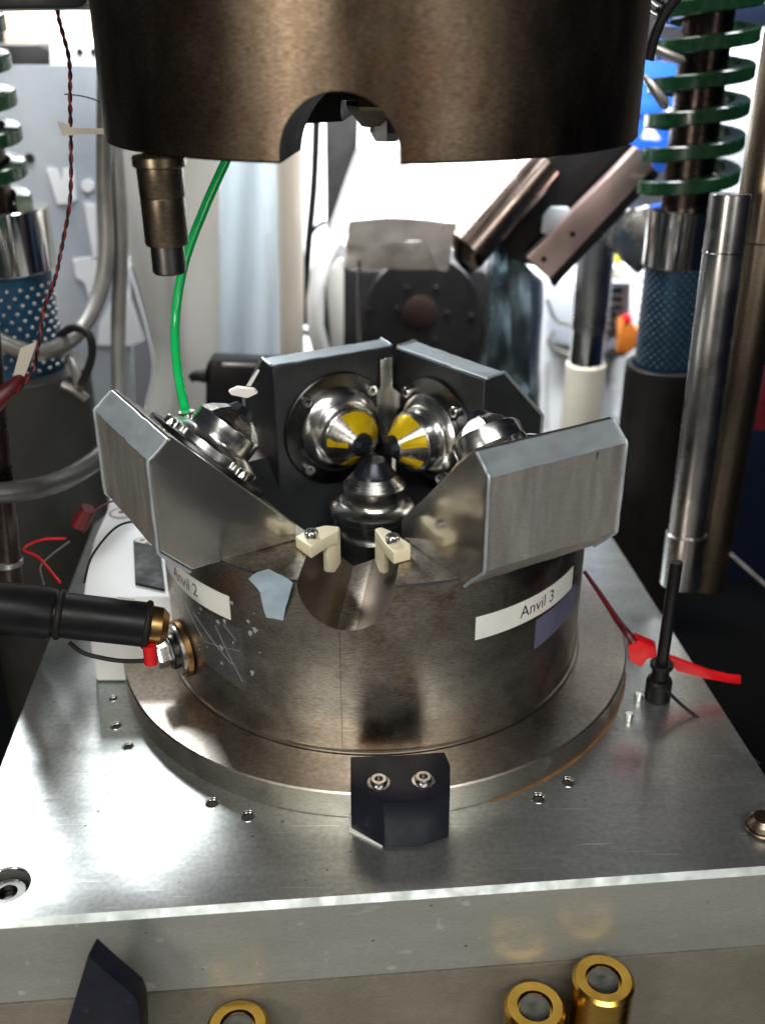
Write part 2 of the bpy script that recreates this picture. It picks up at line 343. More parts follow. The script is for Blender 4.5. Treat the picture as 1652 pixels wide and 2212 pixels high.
# black pointed blade
P = [aty(x, y, -29.5) for x, y in ((190, 2064), (232, 2102), (268, 2132), (291, 2152), (300, 2172), (304, 2230), (304, 2330), (130, 2330), (146, 2212))]
tag(link('pointed_blade', prism(P, (.2, 1.1, 0), .06), 'black_anodised'), 'black pointed blade standing up in front of the lower plate at bottom left', 'blade')

# ================================================================ guide block
RB, RFL, HF, HB = 15, 18.67, 1.859, 13.92
gb = thing('guide_block', 'heavy round brown-stained steel block with a half-round notch facing the front', 'press block')
body = lathe([(0, HF), (RB, HF), (RB, HB-.12), (RB-.12, HB), (0, HB)], 256)
AZ = 34.0
def pyramid(zb, zt, hb, ht, az):
    bm = bmesh.new(); q = []
    for z, h in ((zb, hb), (zt, ht)):
        q.append([bm.verts.new(Matrix.Rotation(R(az), 3, 'Z') @ Vector((sx*h, sy*h, z))) for sx, sy in ((-1, -1), (1, -1), (1, 1), (-1, 1))])
    bm.faces.new(q[0]); bm.faces.new(list(reversed(q[1])))
    for i in range(4): bm.faces.new((q[0][i], q[1][i], q[1][(i+1) % 4], q[0][(i+1) % 4]))
    return mesh(bm)
def notch_dir(a): return Vector((cos(R(a)), sin(R(a)), 0))
na = notch_dir(-96.6)
cut_n = lathe([(0, -30), (2.85, -30), (2.85, 30), (0, 30)], 96, (0, 0, 13.75), na)
body = boolean(body, [pyramid(7.2, 14.6, 1.5, 8.75, AZ), cut_n])
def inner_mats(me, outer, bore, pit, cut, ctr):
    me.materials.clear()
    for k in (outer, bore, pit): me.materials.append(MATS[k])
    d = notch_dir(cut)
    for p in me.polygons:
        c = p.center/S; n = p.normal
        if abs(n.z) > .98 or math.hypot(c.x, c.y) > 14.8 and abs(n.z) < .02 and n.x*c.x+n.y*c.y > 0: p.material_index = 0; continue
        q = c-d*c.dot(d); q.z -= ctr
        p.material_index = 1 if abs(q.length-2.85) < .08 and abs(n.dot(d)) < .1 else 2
inner_mats(body, 'aged_steel', 'bore_steel', 'pit_shaded', -96.6, 13.75)
link('block_body', body, None, gb, smooth=30)
link('flange', lathe([(0, 0), (RFL-.05, 0), (RFL, .05), (RFL, HF-.10), (RFL-.10, HF), (RB+.25, HF), (RB+.22, HF-.10), (0, HF-.10)], 256), 'flange_steel', gb)
link('rust_stain', lathe([(RFL-.1, .004), (RFL+.16, .004), (RFL+.03, .05), (RFL-.1, .07)], 60, a0=R(22), a1=R(78)), 'rust_edge', gb)
link('base_groove', lathe([(RB+.01, HF-.05), (RB+.16, HF-.05), (RB+.16, HF+.16), (RB+.01, HF+.22)], 256), 'flange_steel', gb)
link('scribe_line', curved_patch(RB+.002, -98.15, -98.05, 2.2, 10.8, .008, 2), 'rust_hub', gb)
# pedestal of the vertical anvil
def R3(az, e): return Matrix.Rotation(R(az), 3, 'Z') @ Matrix.Rotation(R(-e), 3, 'Y')
def anvil(parent, big=True, tape=(), bolts=4, screwang=45, kind='long'):
    """parts of an anvil in the parent frame, axis +X, disc on x = 0"""
    X = (1, 0, 0)
    if big:
        link('mount_disc', lathe([(0, 0), (4.25, 0), (4.3, .05), (4.3, .26), (4.22, .32), (0, .32)], 96, axis=X), 'dark_steel', parent)
    link('collar_ring', lathe([(0, .32), (3.1, .32), (3.15, .38), (3.15, .80), (3.05, .90), (2.5, 1.25), (2.3, 1.3), (0, 1.3)], 80, axis=X), 'polished_steel', parent)
    link('anvil_body', lathe([(0, 1.2), (2.2, 1.28), (2.22, 1.34), (2.22, 2.42), (2.14, 2.5), (0, 2.5)], 80, axis=X), 'polished_steel', parent)
    cone = {'long': [(0, 2.45), (2.12, 2.5), (.82, 4.0), (0, 4.0)], 'short': [(0, 2.45), (2.12, 2.5), (1.72, 2.95), (1.0, 3.45), (0, 3.45)], 'blunt': [(0, 2.45), (2.12, 2.5), (1.55, 3.2), (0, 3.2)]}[kind]
    tip = {'long': [(0, 3.98), (.74, 4.0), (.62, 4.3), (.45, 4.5), (0, 4.5)], 'short': [(0, 3.4), (.97, 3.44), (.6, 3.95), (0, 3.95)], 'blunt': [(0, 3.15), (1.48, 3.19), (1.40, 3.45), (.80, 4.3), (0, 4.3)]}[kind]
    link('anvil_cone', lathe(cone, 8 if kind == 'short' else 80, axis=X, a0=.3, a1=.3+2*pi), 'turned_steel', parent, smooth=20)
    link('anvil_tip', lathe(tip, 8 if kind != 'blunt' else 40, axis=X), 'dark_carbide', parent)
    for a0, a1, r0, r1 in tape:
        h = lambda r: 2.5+(2.12-r)/(2.12-.82)*1.5
        link('yellow_tape', crumple(lathe([(r1, h(r1)+.02), (r1, h(r1)+.05), ((r0+r1)/2, h((r0+r1)/2)+.05), (r0, h(r0)+.05), (r0, h(r0)+.02), (r1, h(r1)+.02)], 16, axis=X, a0=R(a0), a1=R(a1)), .07, 160), 'yellow_tape', parent)
    for k in range(bolts if big else 0):
        an = R(screwang+360*k/bolts)
        socket_screw(parent, (.32, cos(an)*3.75, sin(an)*3.75), X, .42, .5)

W = 9.7
PROF = [(0, 5.40), (-1.9, 5.45), (-5.8, 1.5), (-5.8, -1.0), (-.8, -5.85), (0, -5.1)]
def wedge(label, az, e, O, tape=(), w=W, foil=True, scr=45, strip='wedge_edge'):
    t = thing('anvil_wedge', label, 'anvil wedge', O, R3(az, e), 'anvil wedges around the centre')
    bm = bmesh.new(); rows = []
    for s in (-1, 1):
        rows.append([bm.verts.new((x, s*w/2, z)) for x, z in PROF])
    n = len(PROF); bm.faces.new(rows[0]); bm.faces.new(list(reversed(rows[1])))
    for i in range(n): bm.faces.new((rows[0][i], rows[1][i], rows[1][(i+1) % n], rows[0][(i+1) % n]))
    bmesh.ops.recalc_face_normals(bm, faces=bm.faces)
    bev(bm, .14, 3)
    link('wedge_body', mesh(bm), 'wedge_steel' if e else 'wedge_shaded', t)
    if foil:
        # metal sheet folded over the outer faces, uneven long edges
        bm = bmesh.new(); prof = [(-.25, 5.50), (-1.86, 5.56), (-5.89, 1.54), (-5.89, -1.0)]
        N = 14; secs = []
        for j in range(N+1):
            y = -w/2-.03+(w+.06)*j/N; row = []
            for i, (x, z) in enumerate(prof):
                jit = noise.noise(Vector((y*.9, i*3.1, az)))*.06 if 0 < j < N else 0
                row.append(bm.verts.new((x-jit, y, z+jit)))
            secs.append(row)
        for A, B in zip(secs, secs[1:]):
            for k in range(3): bm.faces.new((A[k], A[k+1], B[k+1], B[k]))
        g = bmesh.ops.extrude_face_region(bm, geom=bm.faces[:])
        vs = [v for v in g['geom'] if isinstance(v, bmesh.types.BMVert)]
        bmesh.ops.translate(bm, vec=(.07, 0, -.07), verts=vs)
        bmesh.ops.recalc_face_normals(bm, faces=bm.faces)
        me = mesh(bm); me.materials.append(MATS['wedge_foil']); me.materials.append(MATS[strip])
        for p in me.polygons:
            if p.center.x > -1.9*S and p.center.z > 5*S: p.material_index = 1
        link('outer_sheet', me, None, t)
        for s in (-1, 1):       # rolled lips where the sheet meets the flank
            P = [(x-.02, s*(w/2+.01), z+.02) for x, z in prof]
            Q = []
            for p0, p1 in zip(P, P[1:]):
                for k in range(5):
                    q = Vector(p0).lerp(Vector(p1), k/5); q += Vector((noise.noise(q*1.3), 0, noise.noise(q*1.7)))*.05; Q.append(q)
            Q.append(Vector(P[-1]))
            link('sheet_lip', tube(Q, .11, 8, 2), strip, t)
    anvil(t, True, tape, screwang=scr, kind='short' if e else 'long')
    return t
def from_E(E, az, e, side, w=W):
    M = R3(az, e); n = M @ Vector((1, 0, 0)); tt = M @ Vector((0, 1, 0)); v = M @ Vector((0, 0, 1))
    return Vector(E)+n*.8+v*5.85-tt*(side*w/2)
wedge('front left anvil wedge tipped outwards, polished flank, its anvil pointing up right', 31, 45, from_E((-4.9, -9.18, 13.93), 31, 45, -1), scr=8)
wedge('front right anvil wedge tipped outwards, broad dull metal face toward the viewer', 120, 45, from_E((1.66, -8.66, 13.93), 120, 45, 1), scr=-8)
CZ = 16.0
def seated(az, d=5.7): return Vector((0, 0, CZ))-Vector((cos(R(az)), sin(R(az)), 0))*d
wedge('rear left anvil wedge standing upright, yellow film on the right side of its cone', -61, 0, seated(-61), tape=((0, 118, .88, 2.05), (168, 186, 1.05, 2.1), (238, 268, 1.0, 2.0)), scr=45)
wedge('rear right anvil wedge standing upright, yellow film on the left side of its cone', 217, 0, seated(217), tape=((52, 165, .88, 2.05), (8, 34, .9, 2.1), (-62, -26, 1.0, 2.0)), scr=45)
tag(link('grey_spacer', slab([(822, 778), (847, 772), (847, 838), (866, 852), (863, 880), (842, 925), (828, 962), (816, 925), (806, 880), (806, 850), (822, 838)], 6.3, .25, .05), 'dull_chrome'), 'narrow grey metal spacer standing in the gap between the two rear wedges', 'spacer')
# vertical anvil in the middle
t = thing('centre_anvil', 'upright steel anvil with a dark tip in the middle of the round block', 'anvil', (0, 0, 11.2), R3(0, 90))
anvil(t, False, kind='blunt')
link('pedestal', lathe([(0, -3.3), (2.75, -3.3), (2.75, -1.8), (3.0, -1.7), (3.0, -1.1), (2.6, -1.0), (2.6, -.5), (2.95, -.3), (2.95, .2), (2.85, .33), (0, .33)], 80, axis=(1, 0, 0)), 'polished_steel', t)
# upper anvil hanging from the die
t = thing('upper_anvil', 'blunt dull metal fitting hanging inside the upper die, seen through its half-round notch', 'fitting', (.2, 0, 36.4))
link('fitting_body', lathe([(0, 1.5), (1.15, 1.0), (2.0, 2.0), (2.1, 2.2), (2.1, 9), (0, 9)], 10, (0.3, 0, 0)), 'brown_metal', t, smooth=10)
link('fitting_nose', lathe([(0, .2), (.7, .0), (1.0, .5), (1.0, 1.5), (0, 1.5)], 8, (.7, -.4, .2)), 'dull_chrome', t, smooth=10)
link('fitting_block', box(-1.9, -.3, -2.6, -1.6, 2.6, 6, .08), 'black_plastic', t)

# ================================================================ upper die
ud = thing('upper_die', 'large dark brown-stained steel die hanging over the anvils, half-round notch in its lower edge', 'press die', (0, 0, 37))
RD = 15.72
die = lathe([(0, 37), (RD-.12, 37), (RD, 37.12), (RD, 75), (0, 75)], 256)
die = boolean(die, [pyramid(36.4, 45, 8.75, .9, AZ), lathe([(0, -30), (2.85, -30), (2.85, 30), (0, 30)], 96, (0, 0, 37.35), notch_dir(-95.7))])
inner_mats(die, 'die_steel', 'bore_shaded', 'bore_shaded', -95.7, 37.35)
me = die; me.transform(Matrix.Translation((0, 0, -37*S)))
link('die_body', me, None, ud, smooth=30)

# stepped plunger under the die
A = atz(343, 338, 36.9); zb = 27
for z in [x*.1 for x in range(200, 360)]:
    d = A.copy(); d.z = z; q = d-CAM; yy = 1106-F*(q.dot(cu))/q.dot(fw)
    if yy < 592: zb = z; break
pl = thing('stepped_plunger', 'grey stepped plunger hanging from the left underside of the upper die', 'plunger', (A.x, A.y, 0))
hh = 36.98-zb
link('head', cyl(1.36, 36.4, 36.98, c=.08), 'brown_metal', pl)
link('barrel', lathe([(0, zb+1.5), (1.08, zb+1.5), (1.13, zb+1.62), (1.15, zb+3.9), (1.12, zb+3.94), (1.16, zb+4.0), (1.20, 36.4), (0, 36.4)], 48), 'brown_metal', pl)
link('tip', lathe([(0, zb), (.80, zb), (.88, zb+.1), (.88, zb+1.5), (0, zb+1.5)], 48), 'dull_dark', pl)

# ================================================================ cream clips beside the notch
c1 = thing('cream_clip', 'cream plastic clip left of the notch, screwed to the block top', 'clip', atz(690, 1160, 13.93))
c2 = thing('cream_clip', 'cream plastic clip right of the notch, screwed to the block top', 'clip', atz(850, 1165, 13.93))
def off(me, o): me.transform(Matrix.Translation(-o.location)); return me
zc = 14.75
link('tab', off(hslab([(638, 1158), (666, 1143), (703, 1134), (733, 1137), (731, 1147), (705, 1160), (671, 1182)], zc, .8, .1), c1), 'cream_plastic', c1)
P = [atz(708, 1160, zc-.1), atz(735, 1141, zc-.1)]
q0, q1 = P[0].copy(), P[1].copy(); q0.z = q1.z = zc-2.6
link('flap', off(prism([P[0], P[1], q1, (q0+q1)/2+Vector((0, 0, -.35)), q0], (-.35, .25, 0), .08), c1), 'cream_plastic', c1)
link('tab', off(hslab([(809, 1142), (824, 1138), (843, 1146), (886, 1174), (887, 1184), (850, 1194), (830, 1173)], zc, .8, .1), c2), 'cream_plastic', c2)
P = [atz(809, 1143, zc-.1), atz(829, 1172, zc-.1)]
q0, q1 = P[0].copy(), P[1].copy(); q0.z = q1.z = zc-2.3
link('flap', off(prism([P[0], P[1], q1, (q0+q1)/2+Vector((0, 0, -.4)), q0], (.3, .3, 0), .08), c2), 'cream_plastic', c2)
for c, (x, y) in ((c1, (673, 1161)), (c2, (848, 1171))):
    p = atz(x, y, zc)-c.location/S
    socket_screw(c, p+Vector((0, 0, -.02)), (0, 0, 1), .43, .5)
# small dark wedge rest under the front right wedge
tag(link('cream_peg', cyl(.55, 0, 2.4, aty(1172, 1212, -6)-Vector((0, 0, .5)), (0, 0, 1), 20), 'cream_plastic'), 'short cream peg under the broad face of the front right wedge', 'peg')

# ================================================================ labels and tapes on the block
def strip_label(name, lab, a0, a1, z0, z1, text, ta, tz, size, zf=None):
    t = link(name, curved_patch(RB+.012, a0, a1, z0, z1, .02, 32, 0, zf), 'label_white'); tag(t, lab, 'label', 'white strip labels on the round block')
    me = text_mesh(text, size)
    for v in me.vertices:
        a = R(ta)+v.co.x/RB; r = RB+.04
        v.co = Vector((cos(a)*r, sin(a)*r, tz+v.co.y+(v.co.x*.0)))*S
    link('lettering', me, 'ink', t); return t
strip_label('strip_label', 'white strip label reading Anvil 2 on the left side of the block', -166, -126.3, 9.95, 11.62, 'Anvil 2', -151.5, 10.35, 1.25)
strip_label('strip_label', 'white strip label reading Anvil 3 on the right side of the block', -66.4, -30, 9.4, 11.02, 'Anvil 3', -53.5, 9.85, 1.2)
tag(link('violet_tape', curved_patch(RB+.015, -47.5, -27, 6.9, 9.1, .02, 20, 0, lambda t: (.5*t, .25*t)), 'tape_violet'), 'dull violet-blue tape under the Anvil 3 label', 'tape')
ct = tag(link('clear_tape', curved_patch(RB+.03, -150, -123, 4.9, 9.6, .015, 24, 0, lambda t: (1.2*(1-t), 0)), 'clear_tape'), 'scratched clear tape on the block beside the bronze washer', 'tape')
rnd = random.Random(8)
for i in range(22):                       # pale adhesive residue
    a = rnd.uniform(-140, -117); z = rnd.uniform(5.2, 11.5); r = rnd.uniform(.03, .2); bm = bmesh.new(); n = 9; V = []
    for k in range(n):
        q = r*rnd.uniform(.45, 1.2); aa = R(a)+cos(k*2*pi/n)*q/RB; V.append((cos(aa)*(RB+.012), sin(aa)*(RB+.012), z+sin(k*2*pi/n)*q*1.2))
    f = [bm.verts.new(v) for v in V]; f2 = [bm.verts.new(Vector(v)*1.0008) for v in V]
    bm.faces.new(f2); bm.faces.new(list(reversed(f)))
    for k in range(n): bm.faces.new((f[k], f[(k+1) % n], f2[(k+1) % n], f2[k]))
    link('residue_spot', mesh(bm), 'residue', gb)
for a0, a1, z0, z1 in ((-141, -127, 8.9, 6.6), (-137, -124, 7.2, 7.9), (-132, -124, 9.0, 5.6), (-129, -125, 9.4, 8.6), (-145, -138, 9.0, 7.4)):
    P = [Vector((cos(R(a0+(a1-a0)*k/8))*(RB+.05), sin(R(a0+(a1-a0)*k/8))*(RB+.05), z0+(z1-z0)*k/8)) for k in range(9)]
    link('scratch', tube(P, .014, 5, sm=False), 'residue', ct)
# folded loose tape at the rim
bm = bmesh.new()
V = [(540, 1248, 15.1), (582, 1226, 15.5), (633, 1261, 15.1), (628, 1284, 15.55), (611, 1340, 15.04), (578, 1331, 15.04), (563, 1280, 15.5)]
def oncyl(x, y, r):
    d = ray(x, y); a = d.x**2+d.y**2; b = 2*(CAM.x*d.x+CAM.y*d.y); c = CAM.x**2+CAM.y**2-r*r
    return CAM+d*((-b-math.sqrt(max(0, b*b-4*a*c)))/2/a)
vs = [bm.verts.new(oncyl(x, y, r)) for x, y, r in V]
bm.faces.new((vs[0], vs[1], vs[2], vs[6])); bm.faces.new((vs[6], vs[2], vs[3], vs[4], vs[5]))
g = bmesh.ops.extrude_face_region(bm, geom=bm.faces[:]); bmesh.ops.translate(bm, vec=(-.01, -.05, .02), verts=[v for v in g['geom'] if isinstance(v, bmesh.types.BMVert)])
tag(link('folded_tape', crumple(subdiv(mesh(bm), 3), .16, 70), 'tape_blue', smooth=25), 'folded pale blue-grey tape stuck over the rim left of the notch', 'tape')
bm = bmesh.new()

# ================================================================ black clamp at the front
z = 3.55
cl = thing('black_clamp', 'black anodised clamp block with two socket screws gripping the front flange', 'clamp', (1.4, -18, 0))
top = [atz(757, 1634, z), atz(856, 1631, z), atz(960, 1624, z), atz(972, 1652, z), atz(972, 1712, z), atz(911, 1731, z), atz(830, 1733, z), atz(757, 1693, z)]
top = [Vector((p.x, p.y, z)) for p in top]
link('clamp_body', off(prism(top, (0, 0, -z+.16), .09, 2), cl), 'black_anodised', cl)
for x, y in ((818, 1692), (914, 1687)):
    p = atz(x, y, z)-cl.location/S
    link('washer', lathe([(0, -.02), (.66, -.02), (.68, .05), (.62, .07), (0, .07)], 28, p), 'turned_steel', cl)
    socket_screw(cl, p+Vector((0, 0, .05)), (0, 0, 1), .50, .30, 'dull_chrome')
link('shim', off(prism([Vector((p.x-.12, p.y-.12, .15)) for p in (top[0], top[7], top[6]+Vector((0, .3, 0)), top[6]+Vector((0, 1.4, 0)), top[3]*.999)], (0, 0, -.14)), cl), 'label_white', cl)

# ================================================================ left: black actuator and bolt
def P3(x, y, Y): return aty(x, y, Y)
A = P3(-40, 1308, -14.5); B = P3(322, 1350, -13.2); ax = (B-A); Lh = ax.length
act = thing('black_actuator', 'black cylinder with a bronze end clamp reaching from the left to the block', 'actuator', A)
link('barrel', lathe([(0, 0), (1.36, 0), (1.36, Lh-.1), (1.28, Lh), (0, Lh)], 64, axis=ax), 'black_plastic', act)
link('sleeve', lathe([(1.37, 0), (1.55, 0), (1.55, Lh-5.7), (1.45, Lh-5.5), (1.37, Lh-5.5)], 64, axis=ax), 'black_plastic', act)
link('o_ring', lathe([(1.3+.22*cos(a*pi/6), Lh-5.2+.22*sin(a*pi/6)) for a in range(13)], 48, axis=ax), 'black_rubber', act)
link('o_ring', lathe([(1.28+.22*cos(a*pi/6), Lh-.1+.22*sin(a*pi/6)) for a in range(13)], 48, axis=ax), 'black_rubber', act)
link('end_clamp', lathe([(0, Lh-.05), (1.18, Lh-.05), (1.2, Lh+.05), (1.15, Lh+.75), (.8, Lh+1.15), (0, Lh+1.2)], 40, axis=ax), 'bronze', act)
link('print', off(slab([(255, 1290), (292, 1294), (291, 1298), (254, 1294)], -14.9, .03), act), 'print_grey', act)
bx = Vector((cos(R(-150)), sin(R(-150)), 0)); bo = Vector((cos(R(-150))*15, sin(R(-150))*15, 4.9))
bt = thing('washer_bolt', 'hex bolt with bronze and steel washers on the left side of the block', 'bolt', bo)
link('bronze_washer', lathe([(0, 0), (1.95, 0), (2.0, .06), (2.0, .38), (1.95, .44), (0, .44)], 64, axis=bx), 'bronze', bt)
link('steel_washer', lathe([(0, .44), (1.78, .44), (1.78, .62), (1.7, .68), (0, .68)], 64, axis=bx), 'dull_chrome', bt)
link('spacer', lathe([(0, .68), (1.25, .68), (1.25, 1.0), (1.15, 1.08), (0, 1.08)], 48, axis=bx), 'dark_steel', bt)
link('bolt_head', lathe([(0, 1.08), (.92, 1.08), (.95, 1.2), (.95, 1.85), (.85, 1.98), (0, 2.0)], 6, axis=bx), 'polished_steel', bt, smooth=20)
tag(link('red_terminal', tube([P3(323, 1392, -14.2), P3(325, 1408, -14.2), P3(327, 1432, -14.2)], .42, 14, 2), 'red_plastic'), 'small red sleeve hanging below the bronze end of the black cylinder', 'terminal')
tag(link('thin_black_cable', tube([P3(150, 1388, -14), P3(180, 1410, -14), P3(225, 1422, -14.2), P3(270, 1428, -14.2), P3(325, 1427, -14.2)], .14, 8), 'black_rubber'), 'thin black cable sagging from the black cylinder to the red sleeve', 'cable')

# bracket block left of the round block, lit aluminium put in as white paint
br = thing('bracket_block', 'bright aluminium bracket with two recessed socket screws left of the round block', 'bracket', (-19, 0, 0))
zt = 7.2
T = [atz(x, y, zt) for x, y in ((238, 1062), (305, 1060), (345, 1130), (372, 1185), (380, 1290), (180, 1290), (188, 1225), (205, 1160), (232, 1100))]
link('bracket_body', off(prism(T, (0, 0, -zt+.1), .25, 3), br), 'white_paint', br)
T = [atz(x, y, zt+.35) for x, y in ((318, 1110), (340, 1118), (372, 1190), (345, 1240), (290, 1160), (300, 1120))]
p1 = atz(265, 1108, zt+.02)-br.location/S; p2 = atz(308, 1170, zt+.02)-br.location/S
for p, r in ((p1, .75), (p2, .5)):
    link('counterbore', lathe([(r*1.25, 0), (r*1.4, 0), (r*1.4, .03), (r*1.25, .03)], 32, p), 'dark_steel', br)
    socket_screw(br, p, (0, 0, 1), r, .12, 'label_white')
link('black_pad', off(hslab([(288, 1168), (345, 1180), (356, 1272), (292, 1258)], zt+.25, .24, .04), br), 'black_rubber', br)
tag(link('putty_lump', lathe([(0, 0), (1.3, .1), (1.2, .8), (.5, 1.2), (0, 1.25)], 14, atz(355, 1300, 5.5)), 'putty'), 'grey lump of putty between the bracket and the left label', 'putty')
tag(link('red_connector', tube([P3(192, 1098, -3), P3(182, 1115, -3), P3(172, 1135, -3)], (.5, .62), 16, 3), 'dark_red'), 'dark red round connector on a wire left of the bracket', 'connector')
tag(link('red_wire', tube([P3(142, 1163, -3), P3(90, 1166, -4), P3(52, 1186, -6), P3(85, 1205, -8), P3(130, 1258, -12)], .09, 8), 'red_plastic'), 'thin red wire looping from the red connector to the black cylinder', 'wire')
tag(link('grey_wire', tube([P3(150, 1170, -3), P3(110, 1200, -6), P3(88, 1225, -8), P3(95, 1262, -12)], .07, 8), 'grey_conduit'), 'thin grey wire hanging beside the red wire loop', 'wire')
tag(link('bracket_wire', tube([P3(180, 1150, -3), P3(210, 1100, -3), P3(262, 1080, -3), P3(290, 1110, -3.5), P3(340, 1122, -5)], .07, 8), 'dark_red'), 'thin dark red wire crossing the bright bracket', 'wire')
tag(link('dark_wire', tube([P3(182, 1260, -8), P3(200, 1200, -7), P3(250, 1140, -5), P3(300, 1125, -4), P3(340, 1125, -5)], .08, 8), 'black_rubber'), 'thin black wire lying along the bright bracket', 'wire')

# ================================================================ guide posts
def coil(r, p, turns, zlo, sec=(.5, .32)):
    n = int(turns*40); bm = bmesh.new(); rings = []
    for i in range(n+1):
        a = 2*pi*i/40; z = zlo+p*i/40; c = Vector((cos(a), sin(a), 0))
        rings.append([bm.verts.new(c*(r+dx)+Vector((0, 0, z+dz))) for dx, dz in ((-sec[0], -sec[1]), (sec[0]*.8, -sec[1]), (sec[0], -sec[1]*.8), (sec[0], sec[1]*.8), (sec[0]*.8, sec[1]), (-sec[0], sec[1]))])
    for A, B in zip(rings, rings[1:]):
        for k in range(6): bm.faces.new((A[k], A[(k+1) % 6], B[(k+1) % 6], B[k]))
    bm.faces.new(rings[0]); bm.faces.new(list(reversed(rings[-1])))
    return mesh(bm)
def post(px, Y, ys, lab, rr, bush, balls):
    """ys: pixel rows of spring top, spring bottom, collar bottom, cage bottom; rr: radii post, spring, collar, cage, bushing"""
    c = aty(px, ys[1], Y); zs = [aty(px, y, Y).z for y in ys]
    t = thing('guide_post', lab, 'guide post', (c.x, c.y, 0), group='guide posts with springs and ball cages')
    link('shaft', cyl(rr[0], zs[3]-8, zs[0]+45, seg=48), 'dark_shaft', t)
    link('spring', coil(rr[1], rr[5], (zs[0]-zs[1])/rr[5]+2, zs[1]+.3, (.62, .6)), 'green_paint', t, smooth=25)
    link('chrome_collar', lathe([(0, zs[2]), (rr[2]-.1, zs[2]), (rr[2], zs[2]+.1), (rr[2], zs[1]-.1), (rr[2]-.1, zs[1]), (0, zs[1])], 64), 'chrome', t)
    cg = link('ball_cage', cyl(rr[3], zs[3]-.5, zs[2], seg=64), 'blue_cage', t)
    link('bushing', lathe([(0, -60), (rr[4], -60), (rr[4], zs[3]-.1), (rr[4]-.1, zs[3]), (rr[3]+.25, zs[3]), (rr[3]+.2, zs[3]-.4), (0, zs[3]-.4)], 64), bush, t)
    h = zs[2]-zs[3]; rows = int(h/.66); nr = 24
    if balls:
        bm = bmesh.new(); bmesh.ops.create_icosphere(bm, subdivisions=2, radius=.21); me = mesh(bm)
        for i in range(rows-1):
            for k in range(nr):
                a = 2*pi*(k+.5*(i % 2))/nr
                if sin(a) > .25: continue
                link('ball', me, 'dull_chrome', cg, (cos(a)*rr[3], sin(a)*rr[3], zs[3]+.5+i*.66), smooth=60)
    else:
        bm = bmesh.new()
        for i in range(rows*2-1):
            for k in range(24):
                a = 2*pi*(k+.5*(i % 2))/24
                if sin(a) > .2: continue
                bmesh.ops.create_icosphere(bm, subdivisions=1, radius=.15, matrix=Matrix.Translation((cos(a)*rr[3], sin(a)*rr[3], zs[3]+.4+i*.39)))
        b = link('balls', mesh(bm), 'dull_dark', cg, smooth=60); b['kind'] = 'stuff'
    return t
post(-20, 24, (60, 447, 580, 792), 'left guide post with green spring, blue ball cage and grey bushing', (1.9, 2.9, 4.8, 4.2, 6.4, 2.75), 'grey_bushing', True)
post(1478, 28, (78, 448, 572, 785), 'right guide post with green spring, dark blue ball cage and dark bushing', (2.1, 3.75, 3.2, 2.9, 3.75, 2.8), 'dark_bushing', False)

# right hand tubes
def vtube(name, lab, x, y, Y, r, z0, z1, mt, cat='tube', rings=()):
    c = aty(x, y, Y); t = thing(name, lab, cat, (c.x, c.y, 0))
    link('tube_wall', cyl(r, z0, z1, seg=48), mt, t)
    for zr, rr, hh, mm in rings: link('joint_ring', cyl(rr, zr, zr+hh, seg=48), mm, t)
    return t
def ltube(name, lab, A, B, r, mt, rings=()):
    t = thing(name, lab, 'tube', B); ax = A-B; Lh = ax.length
    link('tube_wall', cyl(r, 0, Lh, axis=ax), mt, t)
    for f, rr, hh, mm in rings: link('joint_ring', cyl(rr, Lh*f, Lh*f+hh, axis=ax), mm, t)
ltube('chrome_tube', 'slim grey metal tube standing right of the round block, in front of the brown tube', aty(1577, 418, 8), aty(1468, 1262, 6), 1.42, 'dull_chrome', ((.868, 1.50, .12, 'chrome'), (.0, 1.62, 4.6, 'dull_chrome')))
ltube('brown_tube', 'thicker brown-grey metal tube at the right edge behind the slim one', aty(1740, -100, 13), aty(1515, 1262, 10), 1.95, 'brown_metal', ((.6, 2.02, .12, 'black_rubber'),))
ltube('slim_column', 'slim brownish metal column at the left edge, behind the black cylinder', aty(-42, 650, 2), aty(24, 1330, 0), 1.1, 'dark_shaft', ((.18, 1.25, .5, 'dull_chrome'),))
rp = atz(1418, 1508, 0)
rod = thing('knurled_rod', 'thin black rod with a knurled nut standing on the right side of the plate', 'rod', rp)
link('rod_shaft', cyl(.42, .2, 11, seg=24), 'black_plastic', rod)
bm = bmesh.new()
me = lathe([(0, 0), (.85, 0), (.9, .1), (.9, 1.5), (.8, 1.7), (.6, 1.75), (.6, 2.6), (.8, 2.7), (.8, 3.0), (0, 3.05)], 28); bm.free()
link('nut', me, 'black_plastic', rod, smooth=10)
# red cable tie
tie = thing('red_tie', 'bright red plastic tie lying past the black rod over the plate edge', 'cable tie', atz(1385, 1420, 2))
P = [aty(x, y, -8) for x, y in ((1356, 1388), (1374, 1382), (1416, 1400), (1418, 1420), (1398, 1424), (1384, 1442), (1358, 1428))]
link('tie_head', off(prism(P, (.1, .8, .1), .1), tie), 'red_plastic', tie)
P = [aty(x, y, -6.6) for x, y in ((1438, 1419), (1452, 1420), (1530, 1450), (1576, 1461), (1600, 1463), (1599, 1478), (1576, 1476), (1520, 1466), (1462, 1450), (1436, 1430))]
link('tie_tail', off(prism(P, (0, .25, .05), .05), tie), 'red_plastic', tie)
tag(link('dark_red_cable', tube([P3(1262, 1235, -2), P3(1300, 1290, -4), P3(1330, 1335, -6), P3(1352, 1365, -7.5), P3(1368, 1388, -8)], (.14, .3), 10), 'dark_red'), 'dark red cable running down from the block to the red tie', 'cable')
tag(link('black_cable', tube([P3(1432, 1485, -9), P3(1480, 1530, -9), P3(1560, 1590, -10), P3(1640, 1650, -12)], .12, 8), 'black_rubber'), 'thin black cable lying on the right of the plate', 'cable')
